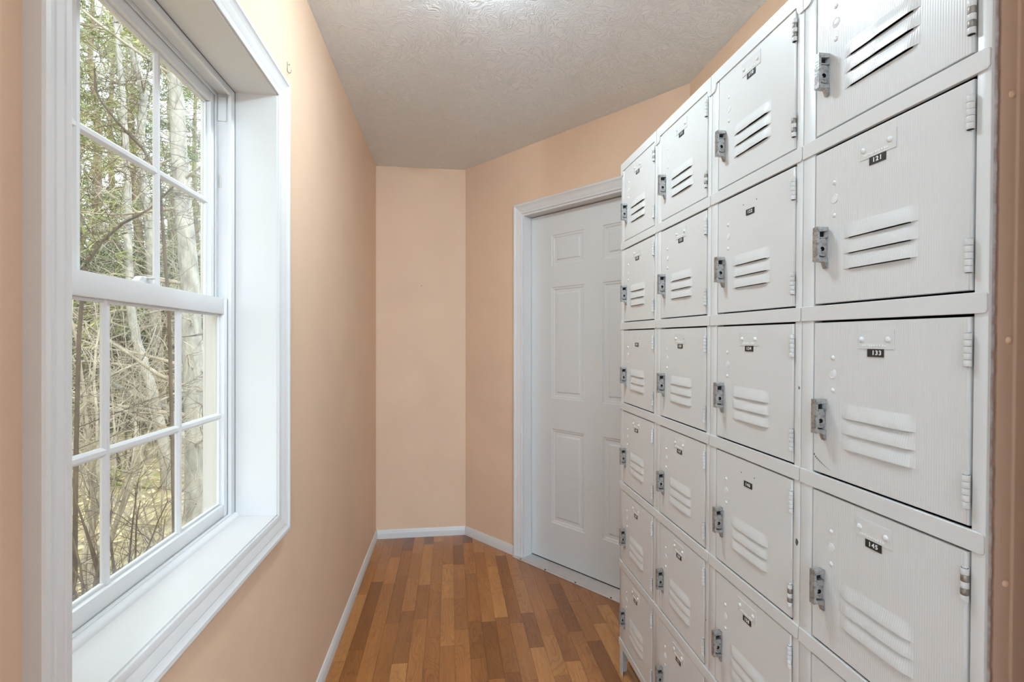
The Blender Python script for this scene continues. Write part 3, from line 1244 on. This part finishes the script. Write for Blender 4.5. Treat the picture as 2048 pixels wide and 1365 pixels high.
locker_group = 'bank of grey-white box lockers'
for col in (4, 3, 2, 1):
    k = 4 - col
    # left (far) end of this column
    pos = P0 + Rl @ Vector((0, (k + 1) * CW, ZB))
    root = thing('locker_tower', ORD_NEAR[col], 'lockers', group=locker_group)
    root.matrix_world = Matrix.Translation(pos) @ (Rl @ Matrix.Rotation(-PI / 2, 3, 'Z')).to_4x4()
    obj('body', ME_BODY, root)
    obj('top_sheet', ME_TOPSH, root)
    obj('upright', ME_UPL, root)
    obj('upright', ME_UPR, root)
    obj('top_rail', ME_TOP, root, (0, 0, HT))
    for r in range(1, NR + 1):
        obj('rail', ME_RAIL, root, (0, 0, HT - r * RH))
        if r < NR:
            obj('shelf', ME_SHELF, root, (0, 0, HT - r * RH))
    # legs
    fz = pos.z
    def leg(a, b, dz, w=0.028, dirb=1):
        m = MB()
        wz = (root.matrix_world @ Vector((a, b, 0))).z
        m.box(a, b, -wz + .0005, a + w, b + .003 * dirb, 0.02)
        m.box(a, b, -wz + .0005, a + .003, b + w * dirb, 0.02)
        m.build('leg', 'locker_paint', root)
    leg(0.001, 0.0015, 0)
    leg(0.001, DEPTH - .002, 0, dirb=-1)
    if col == 4:
        leg(CW - .030, 0.0015, 0)
        leg(CW - .030, DEPTH - .002, 0, dirb=-1)
        # overpainted end panel with its folded front flange
        m = MB()
        m.prism([(CW - .0010, 0.0035), (CW + .0028, 0.0055), (CW + .0032, 0.031), (CW + .0052, 0.0335), (CW + .0052, DEPTH), (CW - .0010, DEPTH)], lambda p, tt: (p[0], p[1], tt), 0, HT + .0235)
        sp = m.build('end_panel', 'locker_side_peach_shaded', root, bevel=0.0012)
        for r in range(0, NR + 1):
            m = MB()
            z = HT - r * RH - 0.034
            if z < 0.01:
                continue
            rr = 0.0046
            prof = [(rr * math.cos(a), CW + .0030 + .0030 * math.sin(a)) for a in [PI / 2 * q / 4 for q in range(5)]]
            prof[-1] = (0.0004, prof[-1][1])
            m.lathe(prof, 12, (0, 0.0245, z), 'x')
            m.build('bolt', 'locker_side_peach_shaded' if False else 'wall_paint', sp, smooth=60)
    for r in range(1, NR + 1):
        zd = HT - (r - 1) * RH
        d = obj('locker_door', ME_DOOR_R if col == 4 else ME_DOOR, root, (0, 0, zd))
        for l in LIPS:
            obj('louver', ME_LOUV_R if col == 4 else ME_LOUV, d, (0, 0, l))
        obj('handle', ME_HANDLE, d)
        for i, hz in enumerate((-0.0465, -0.2300)):
            obj('hinge', ME_HINGE_B if (col, r, i) in BARE else ME_HINGE, d, (0, 0, hz))
        obj('rivet', ME_RIV, d, (0.0752, 0, -0.0657))
        obj('rivet', ME_RIV, d, (0.0755, 0, -0.1225))
        obj('plug_disc', ME_DISC, d, (0.0753, 0, -0.0938))
        num = 109 + 12 * (r - 1) + k
        obj('number_label', number_mesh(num, 0.0026 if num == 133 else 0.0), d)
        if (col, r) in NOPLATE:
            for a in (0.1343, 0.1812):
                obj('screw_hole', ME_HOLE, d, (a, 0, -0.0336))
        else:
            obj('name_plate', ME_PLATE, d)
            for i, a in enumerate((0.1343, 0.1812)):
                if (col, r) in HALF and i == HALF[(col, r)]:
                    obj('screw_hole', ME_HOLE, d, (a, -0.0012, -0.0336))
                else:
                    obj('plate_rivet', ME_PRIV, d, (a, -0.0010, -0.0336))
    if col == 4:      # dotted scuff low on door 133
        m = MB()
        for q in range(12):
            u = q / 11
            a, z = 0.0350 + 0.036 * u, 0.3048 * 4 - 0.244 - 0.020 * u ** .7
            w = 0.0007 * (1.4 - u)
            m.box(a - w, -0.0009, z - w * 1.7, a + w, -0.0004, z + w * 1.7)
        tag(m.build('scuff_mark', 'chip_dark', root), kind='stuff')
    for (a, z, s) in CHIPS[col]:
        m = MB()
        rr = random.Random(int(a * 1e4 + z * 1e3))
        n = 7
        poly = [(a + s * rr.uniform(.25, .6) * math.cos(2 * PI * q / n), z + s * rr.uniform(.5, 1.2) * math.sin(2 * PI * q / n)) for q in range(n)]
        m.prism(poly, lambda p, tt: (p[0], tt, p[1]), -0.0003, 0.0002)
        m.build('paint_chip', 'chip_dark', root)

# ================================================================== SMALL THINGS
hk = thing('picture_hook', 'small metal picture hook on the wall above the window corner', 'hook', (XL, 1.506, 2.085))
m = MB()
pts = [Vector((0.001, 0, 0.030)), Vector((0.0015, 0, 0.014)), Vector((0.002, 0, 0.002)), Vector((0.006, 0, -0.003)), Vector((0.011, 0, -0.001)), Vector((0.012, 0, 0.006))]
m.tube(pts, [0.0016] * 6, 8)
m.build('hook_wire', 'bare_steel', hk, smooth=60)
m = MB(); m.lathe([(0.0008, 0.0), (0.0008, 0.006), (0.003, 0.0065), (0.003, 0.0075)], 10, (0, 0, 0.022), 'x')
m.build('nail', 'bare_steel', hk)
m = MB(); m.lathe([(0.0038, 0.0), (0.0034, 0.0012), (0.0004, 0.0016)], 10, (0, 0, 0), 'y')
m.v = [(p[0], -p[1], p[2]) for p in m.v]
nl = m.build('wall_nail', 'bare_steel')
nl.location = (-0.187, YB, 1.66)
tag(nl, 'tiny dark nail head in the far peach wall', 'nail')


# unseen ceiling lamps: the room's own set from handle shadows, others added fill
def unseen_lamp(pos, label, power=0.0, rad=0.08):
    t_ = thing('unseen_lamp', label, 'lamp', pos, 'unseen ceiling lamps')
    m = MB(); m.lathe([(0.105, -0.001), (0.108, -0.010), (0.098, -0.016)], 28)
    m.build('base', 'lamp_metal', t_, smooth=40)
    m = MB(); m.lathe([(0.095, -0.016)] + [(0.095 * math.cos(a), -0.016 - 0.042 * math.sin(a)) for a in [PI / 2 * q / 8 for q in range(1, 8)]] + [(0.002, -0.058)], 28)
    m.build('glass_dome', 'lamp_glass' if power == 0 else 'fill_lamp_glass', t_, smooth=60)
    if power > 0:
        ld = bpy.data.lights.new('fill_light', 'POINT')  # added fill light under each dome behind the viewpoint
        ld.shadow_soft_size = rad
        ld.energy = power
        ld.color = LAMP_COL
        lo = bpy.data.objects.new('fill_light', ld)
        COL.objects.link(lo)
        lo.parent = t_
        lo.location = (0, 0, -0.058 - rad - 0.01)
    return t_


unseen_lamp(LAMP_POS, 'unseen flush dome ceiling lamp between the window and lockers')
unseen_lamp(HALL_POS, 'nearer unseen dome lamp added as fill light in the room behind the viewpoint', HALL_POWER)
unseen_lamp(FAR_POS, 'farther unseen dome lamp added as fill light in the room behind the viewpoint', FAR_POWER)

# ================================================================== OUTSIDE
GZ = -0.42
rg = random.Random(23)


def gz(x, y):
    return GZ + 0.05 * math.sin(x * 0.9 + y * 0.5) + 0.04 * math.sin(y * 1.3 - x * 0.4) + max(0, (-x - 5)) * 0.035


m = MB()
nx, ny = 44, 60
gx0, gx1, gy0, gy1 = -34.0, XO - 0.02, -14.0, 40.0
for i in range(nx + 1):
    for j in range(ny + 1):
        x = gx1 + (gx0 - gx1) * (i / nx) ** 1.6
        y = gy0 + (gy1 - gy0) * j / ny
        m.v.append((x, y, gz(x, y) + rg.uniform(-.012, .012)))
for i in range(nx):
    for j in range(ny):
        q = i * (ny + 1) + j
        m.f.append((q, q + ny + 1, q + ny + 2, q + 1)); m.mi.append(0)
struct(m.build('ground_outside', 'leaf_litter_ground', smooth=60), 'pale tan leaf-littered ground in the woods outside', 'ground')

# loose leaves on the ground
m = MB()
for _ in range(5200):
    dist = 1.2 + 12 * rg.random() ** 1.4
    az = math.radians(rg.uniform(8, 66))
    x, y = XO - dist * math.sin(az), 0.6 + dist * math.cos(az)
    z = gz(x, y) + 0.012
    s = rg.uniform(0.015, 0.05)
    a = rg.uniform(0, PI)
    c, sn = math.cos(a) * s, math.sin(a) * s
    t1, t2 = rg.uniform(-.6, .6) * s, rg.uniform(-.6, .6) * s
    m.quad((x - c, y - sn, z), (x + sn * .5, y - c * .5, z + t1 * .5), (x + c, y + sn, z + abs(t2)), (x - sn * .5, y + c * .5, z + .01))
tag(m.build('fallen_leaves', 'dead_leaves', fix=False), 'dry tan leaves scattered over the ground outside', 'leaves', kind='stuff')


def rv(r, s=1.0):
    return Vector((r.uniform(-1, 1), r.uniform(-1, 1), r.uniform(-1, 1))) * s


def limb(m, r, start, d, length, rad, n=6, segs=7, wander=0.16, lift=0.0, tip=0.25):
    pts, rads = [start.copy()], [rad]
    p = start.copy()
    d = d.normalized()
    for i in range(segs):
        d = (d + rv(r, wander) + Vector((0, 0, lift))).normalized()
        p = p + d * (length / segs)
        pts.append(p.copy())
        rads.append(rad * (1 - (1 - tip) * (i + 1) / segs))
    m.tube(pts, rads, n)
    return pts, rads


def twigs(m, r, pts, rads, count, ln, lev, rmul=0.5, spread=0.9, lift=0.02, n=4, minr=0.002):
    tips = []
    for _ in range(count):
        i = r.randrange(max(1, len(pts) // 5), len(pts))
        d = (pts[i] - pts[i - 1]).normalized()
        dd = (d * 0.55 + rv(r, spread)).normalized()
        L = ln * r.uniform(0.5, 1.25)
        rr = max(minr, rads[i] * rmul * r.uniform(.6, 1))
        tp, tr_ = limb(m, r, pts[i], dd, L, rr, n, 5, 0.24, lift)
        tips.append(tp[-1])
        if lev > 1:
            tips += twigs(m, r, tp, tr_, r.randint(2, 5), ln * 0.5, lev - 1, 0.6, 0.9, lift, 3, minr)
    return tips


def woody(name, label, base, path, rad, cat, bark_m, twig_m, seed, nb=14, bl=1.1, lev=2, group=None, ring_n=10, minr=0.003, bstart=0.2):
    """tree from an explicit trunk path (offsets from base), with bare branches"""
    r = random.Random(seed)
    t_ = thing(name, label, cat, base, group)
    m = MB()
    pts = [Vector(p) for p in path]
    # resample
    fine, rr = [], []
    for i in range(len(pts) - 1):
        for q in range(5):
            u = q / 5
            fine.append(pts[i].lerp(pts[i + 1], u) + rv(r, rad * .08))
            s = (i + u) / (len(pts) - 1)
            rr.append(rad * (1.0 - 0.62 * s) * (1 + 0.25 * max(0, 0.08 - s) / 0.08))
    fine.append(pts[-1]); rr.append(rad * .38)
    m.tube(fine, rr, ring_n)
    m.build('trunk', bark_m, t_, smooth=80, fix=False)
    m = MB()
    for _ in range(nb):
        i = r.randrange(int(len(fine) * bstart), len(fine))
        a = r.uniform(0, 2 * PI)
        d = Vector((math.cos(a), math.sin(a), r.uniform(-.1, .55)))
        L = bl * r.uniform(.5, 1.3)
        bp, br = limb(m, r, fine[i], d, L, max(minr, rr[i] * r.uniform(.14, .3)), 5, 7, .15, .01)
        twigs(m, r, bp, br, r.randint(5, 9), L * .5, lev, .55, .9, .01, 4, minr)
    m.build('branches', twig_m, t_, smooth=80, fix=False)
    return t_


def outp(u, v_ground=None, dist=5.0):
    """world ground point in the direction of photo column u, at camera depth dist"""
    t = (u - 1024) / 965.0
    d = Vector((math.cos(th) * t + math.sin(th), math.cos(th) - math.sin(th) * t)) * dist
    return (d.x, d.y, gz(d.x, d.y))


# big grey trunk in the right-hand panes
b0 = outp(398, dist=4.6)
woody('tree', 'stout grey trunk seen through the right-hand window panes', b0, [(0, 0, -.1), (-.02, -.03, 1.2), (-.06, -.05, 2.2), (-.13, -.08, 3.4), (-.2, -.1, 4.6), (-.3, -.1, 6.5)], 0.105, 'tree', 'bark_grey', 'twig_tan', 3, 34, 1.3, 2, minr=0.003, bstart=.12)
def outpt(u, v, d):
    """world point at camera depth d in the direction of photo pixel (u, v)"""
    p = outp(u, dist=d)
    return Vector((p[0], p[1], 1.279 + (687 - v) / 965.0 * d))


def pix_tree(name, label, pts, rad, cat, bm, tm, seed, **kw):
    """trunk through the given (u, v, depth) points, rooted in the ground under the first"""
    P = [outpt(*p) for p in pts]
    b = Vector((P[0].x, P[0].y, gz(P[0].x, P[0].y)))
    P[0] = b + Vector((0, 0, -.1))
    return woody(name, label, tuple(b), [tuple(p - b) for p in P], rad, cat, bm, tm, seed, **kw)


# leaning slimmer tree, middle panes
pix_tree('tree', 'slim bare tree leaning left, seen in the middle window panes', [(338, 990, 5.6), (325, 870, 5.6), (300, 765, 5.6), (275, 690, 5.6), (262, 620, 5.6), (256, 500, 5.6), (257, 400, 5.7), (252, 300, 5.8), (244, 170, 5.9), (230, 20, 6.0), (205, -200, 6.2)], 0.058, 'tree', 'bark_grey', 'twig_tan', 8, nb=34, bl=1.4, lev=2, minr=0.003, bstart=.1)
# pale crooked tree behind
pix_tree('tree', 'pale crooked tree bending to the left behind the slim leaning one', [(325, 860, 8.2), (312, 640, 8.2), (300, 480, 8.2), (278, 300, 8.2), (288, 190, 8.2), (268, 110, 8.2), (240, 55, 8.3), (205, -60, 8.5), (180, -260, 8.8)], 0.085, 'tree', 'bark_grey', 'twig_tan', 14, nb=30, bl=1.8, lev=2, minr=0.004, bstart=.1)
# dark saplings close to the glass
pix_tree('sapling', 'dark thin sapling curving up to the right behind the middle of the upper panes', [(148, 1200, 3.0), (152, 900, 3.0), (158, 680, 3.0), (168, 535, 3.0), (205, 482, 3.05), (245, 448, 3.1), (300, 418, 3.2), (350, 370, 3.3)], 0.014, 'sapling', 'twig_dark', 'twig_dark', 31, nb=16, bl=0.8, lev=2, minr=0.0018, bstart=.15)
pix_tree('sapling', 'dark sapling with a limb slanting up to the left across the upper panes', [(352, 1100, 3.3), (345, 900, 3.3), (338, 620, 3.3), (318, 350, 3.3), (288, 300, 3.3), (240, 250, 3.3), (202, 203, 3.3), (190, 176, 3.3), (189, 138, 3.3)], 0.013, 'sapling', 'twig_dark', 'twig_dark', 37, nb=18, bl=0.8, lev=2, minr=0.0018, bstart=.2)


def shrub(label, base, seed, stems, hgt, spread, mat, rad=0.012, lev=2, group=None, tw=6, minr=0.0022):
    r = random.Random(seed)
    t_ = thing('bare_shrub', label, 'shrub', base, group)
    for s in range(stems):
        m = MB()
        a = r.uniform(0, 2 * PI)
        d = Vector((math.cos(a) * spread * r.uniform(.2, 1), math.sin(a) * spread * r.uniform(.2, 1), 1))
        L = hgt * r.uniform(.6, 1.15)
        sp, sr = limb(m, r, Vector((math.cos(a) * .05, math.sin(a) * .05, -.05)), d, L, rad * r.uniform(.6, 1.1), 6, 9, .12, .0, .3)
        twigs(m, r, sp, sr, tw, L * .42, lev, .55, .8, .02, 4, minr)
        m.build('stem', mat, t_, smooth=80, fix=False)
    return t_


shrub('clump of upright tan stems at the left edge of the window', outp(172, dist=3.3), 41, 8, 2.1, .22, 'twig_tan', .017, 2, None, 8)
shrub('dark tangled shrub low in the middle lower panes', outp(262, dist=2.9), 42, 6, 1.15, .6, 'twig_dark', .012, 2, None, 7, .0018)
shrub('brushy tan shrub at the foot of the stout trunk', outp(330, dist=3.9), 43, 7, 1.0, .55, 'twig_tan', .011, 2, None, 7, .002)
shrub('dark low brush beneath the leftmost lower pane', outp(160, dist=2.5), 44, 9, .95, .7, 'twig_dark', .014, 2, None, 7, .002)
BG_SH = 'bare brush further back in the woods'
for i, (u, dd, hh) in enumerate(((200, 5.6, 2.6), (250, 6.6, 3.0), (305, 7.2, 2.8), (160, 7.0, 3.0), (360, 8.0, 3.2), (120, 5.0, 2.4), (410, 9.0, 3.4), (230, 9.5, 3.6), (440, 7.0, 2.6), (60, 6.5, 2.8), (280, 11.0, 4.0), (340, 11.5, 4.2))):
    shrub('grey-tan bare brush further back among the trees', outp(u, dist=dd), 60 + i, 7, hh, .42, ('twig_tan', 'twig_dark')[i % 3 == 1], .014, 2, BG_SH, 8, .0035)

# fallen pale log
LP = [outpt(*p) for p in ((205, 757, 6.3), (240, 776, 6.3), (285, 796, 6.3), (335, 818, 6.3), (372, 880, 6.2), (392, 962, 6.1))]
LB = Vector((LP[-1].x, LP[-1].y, gz(LP[-1].x, LP[-1].y)))
LP[-1] = LB + Vector((0, 0, .02))
lg = thing('fallen_log', 'pale fallen log slanting across the lower middle panes', 'log', tuple(LB))
m = MB()
r = random.Random(77)
m.tube([p - LB for p in LP], [.026, .031, .034, .037, .040, .042], 9)
m.build('log', 'bark_grey', lg, smooth=80, fix=False)
for q in range(3):
    m = MB()
    limb(m, r, LP[q + 1] - LB, rv(r) + Vector((0, 0, .5)), .45, .010, 5, 5, .2)
    m.build('branch_stub', 'twig_tan', lg, smooth=80, fix=False)


def pine(label, base, seed, hgt, width, mat, group, nspray=1500, z0f=0.10):
    r = random.Random(seed)
    t_ = thing('pine_tree', label, 'tree', base, group)
    m = MB()
    pts = [Vector((0, 0, -.1))] + [Vector((r.uniform(-.1, .1), r.uniform(-.1, .1), hgt * (i + 1) / 6)) for i in range(6)]
    m.tube(pts, [0.15 * (1 - i / 7.5) for i in range(7)], 8)
    m.build('trunk', 'bark_brown', t_, smooth=80, fix=False)
    mb, mf = MB(), MB()
    nbr = 46
    for q in range(nbr):
        h = hgt * (z0f + (0.97 - z0f) * q / nbr)
        a = q * 2.399 + r.uniform(-.4, .4)
        L = width * (1 - 0.72 * h / hgt) * r.uniform(.65, 1.15)
        d = Vector((math.cos(a), math.sin(a), r.uniform(-.15, .30)))
        bp, br = limb(mb, r, Vector((0, 0, h)), d, L, 0.028 * (1 - h / hgt * .6), 4, 6, .10, -.01)
        ns = int(nspray / nbr)
        for s in range(ns):
            u = 0.18 + 0.82 * r.random() ** .7
            i = min(5, int(u * 6))
            p = bp[i].lerp(bp[i + 1], u * 6 - i) + rv(r, .16)
            ax = (d * .5 + rv(r, .8)).normalized()
            for nn in range(3):
                nd = (ax + rv(r, .55)).normalized() * r.uniform(.10, .24)
                sd = nd.cross(rv(r)).normalized() * 0.009
                mf.quad(tuple(p - sd), tuple(p + sd), tuple(p + nd + sd * .4), tuple(p + nd - sd * .4))
    mb.build('branches', 'bark_brown', t_, smooth=80, fix=False)
    mf.build('foliage', mat, t_, fix=False)


PG = 'pines at the back of the woods'
PLAB = 'yellow-green pine standing at the back of the woods'
for i, (u, dd, hh, ww, mt, ns) in enumerate(((190, 10.5, 9.5, 2.3, 0, 2600), (270, 12.0, 10.5, 2.5, 0, 2600), (350, 12.5, 11, 2.4, 1, 2600), (130, 12.0, 10.5, 2.6, 1, 2400), (420, 13.5, 11, 2.6, 0, 2200),
                                             (225, 15.5, 12.5, 2.8, 1, 2200), (310, 16.5, 13, 2.9, 0, 2200), (390, 17.5, 13, 3.0, 1, 1800), (60, 13, 11, 2.8, 0, 1600), (500, 15, 12, 2.8, 1, 1400), (160, 17.5, 13, 3, 0, 1800),
                                             (-40, 14, 11, 3, 1, 1200), (560, 18, 12, 3, 0, 1200), (255, 20, 14, 3.2, 1, 1800), (340, 21, 14, 3.2, 1, 1800))):
    pine(PLAB, outp(u, dist=dd), 100 + i, hh, ww, ('pine_needles', 'pine_needles_dark')[mt], PG, ns, .06)
for i, (u, dd, hh) in enumerate(((175, 9.0, 3.4), (240, 9.8, 3.8), (300, 10.2, 3.6), (365, 10.6, 3.8), (120, 9.4, 3.4), (425, 11.2, 4.0))):
    pine('low dark young evergreen behind the bare brush', outp(u, dist=dd), 140 + i, hh, 1.7, 'pine_needles_dark', 'young evergreens behind the brush', 2600, .03)


# the woods go on round to the left of the view
def around(az, d):
    a = math.radians(az)
    x, y = -0.65 - d * math.sin(a), 1.0 + d * math.cos(a)
    return (x, y, gz(x, y))


r_w = random.Random(91)
for i in range(30):
    az = 42 + i * 2.9 + r_w.uniform(-1.5, 1.5)
    pine('yellow-green pine in the woods to the left of the window view', around(az, 8.0 + (i % 4) * 3.0 + r_w.uniform(-.6, .6)), 200 + i, 9.5 + (i % 4) * 1.5, 2.7, ('pine_needles', 'pine_needles_dark')[i % 2], 'pines to the left of the window view', 2400, .04)
for i in range(14):
    az = 44 + i * 6.4 + r_w.uniform(-3, 3)
    shrub('bare brush in the woods to the left of the window view', around(az, 4.6 + (i % 3) * 1.3), 240 + i, 6, 2.2, .42, ('twig_tan', 'twig_dark')[i % 2], .013, 2, 'brush to the left of the window view', 7, .003)
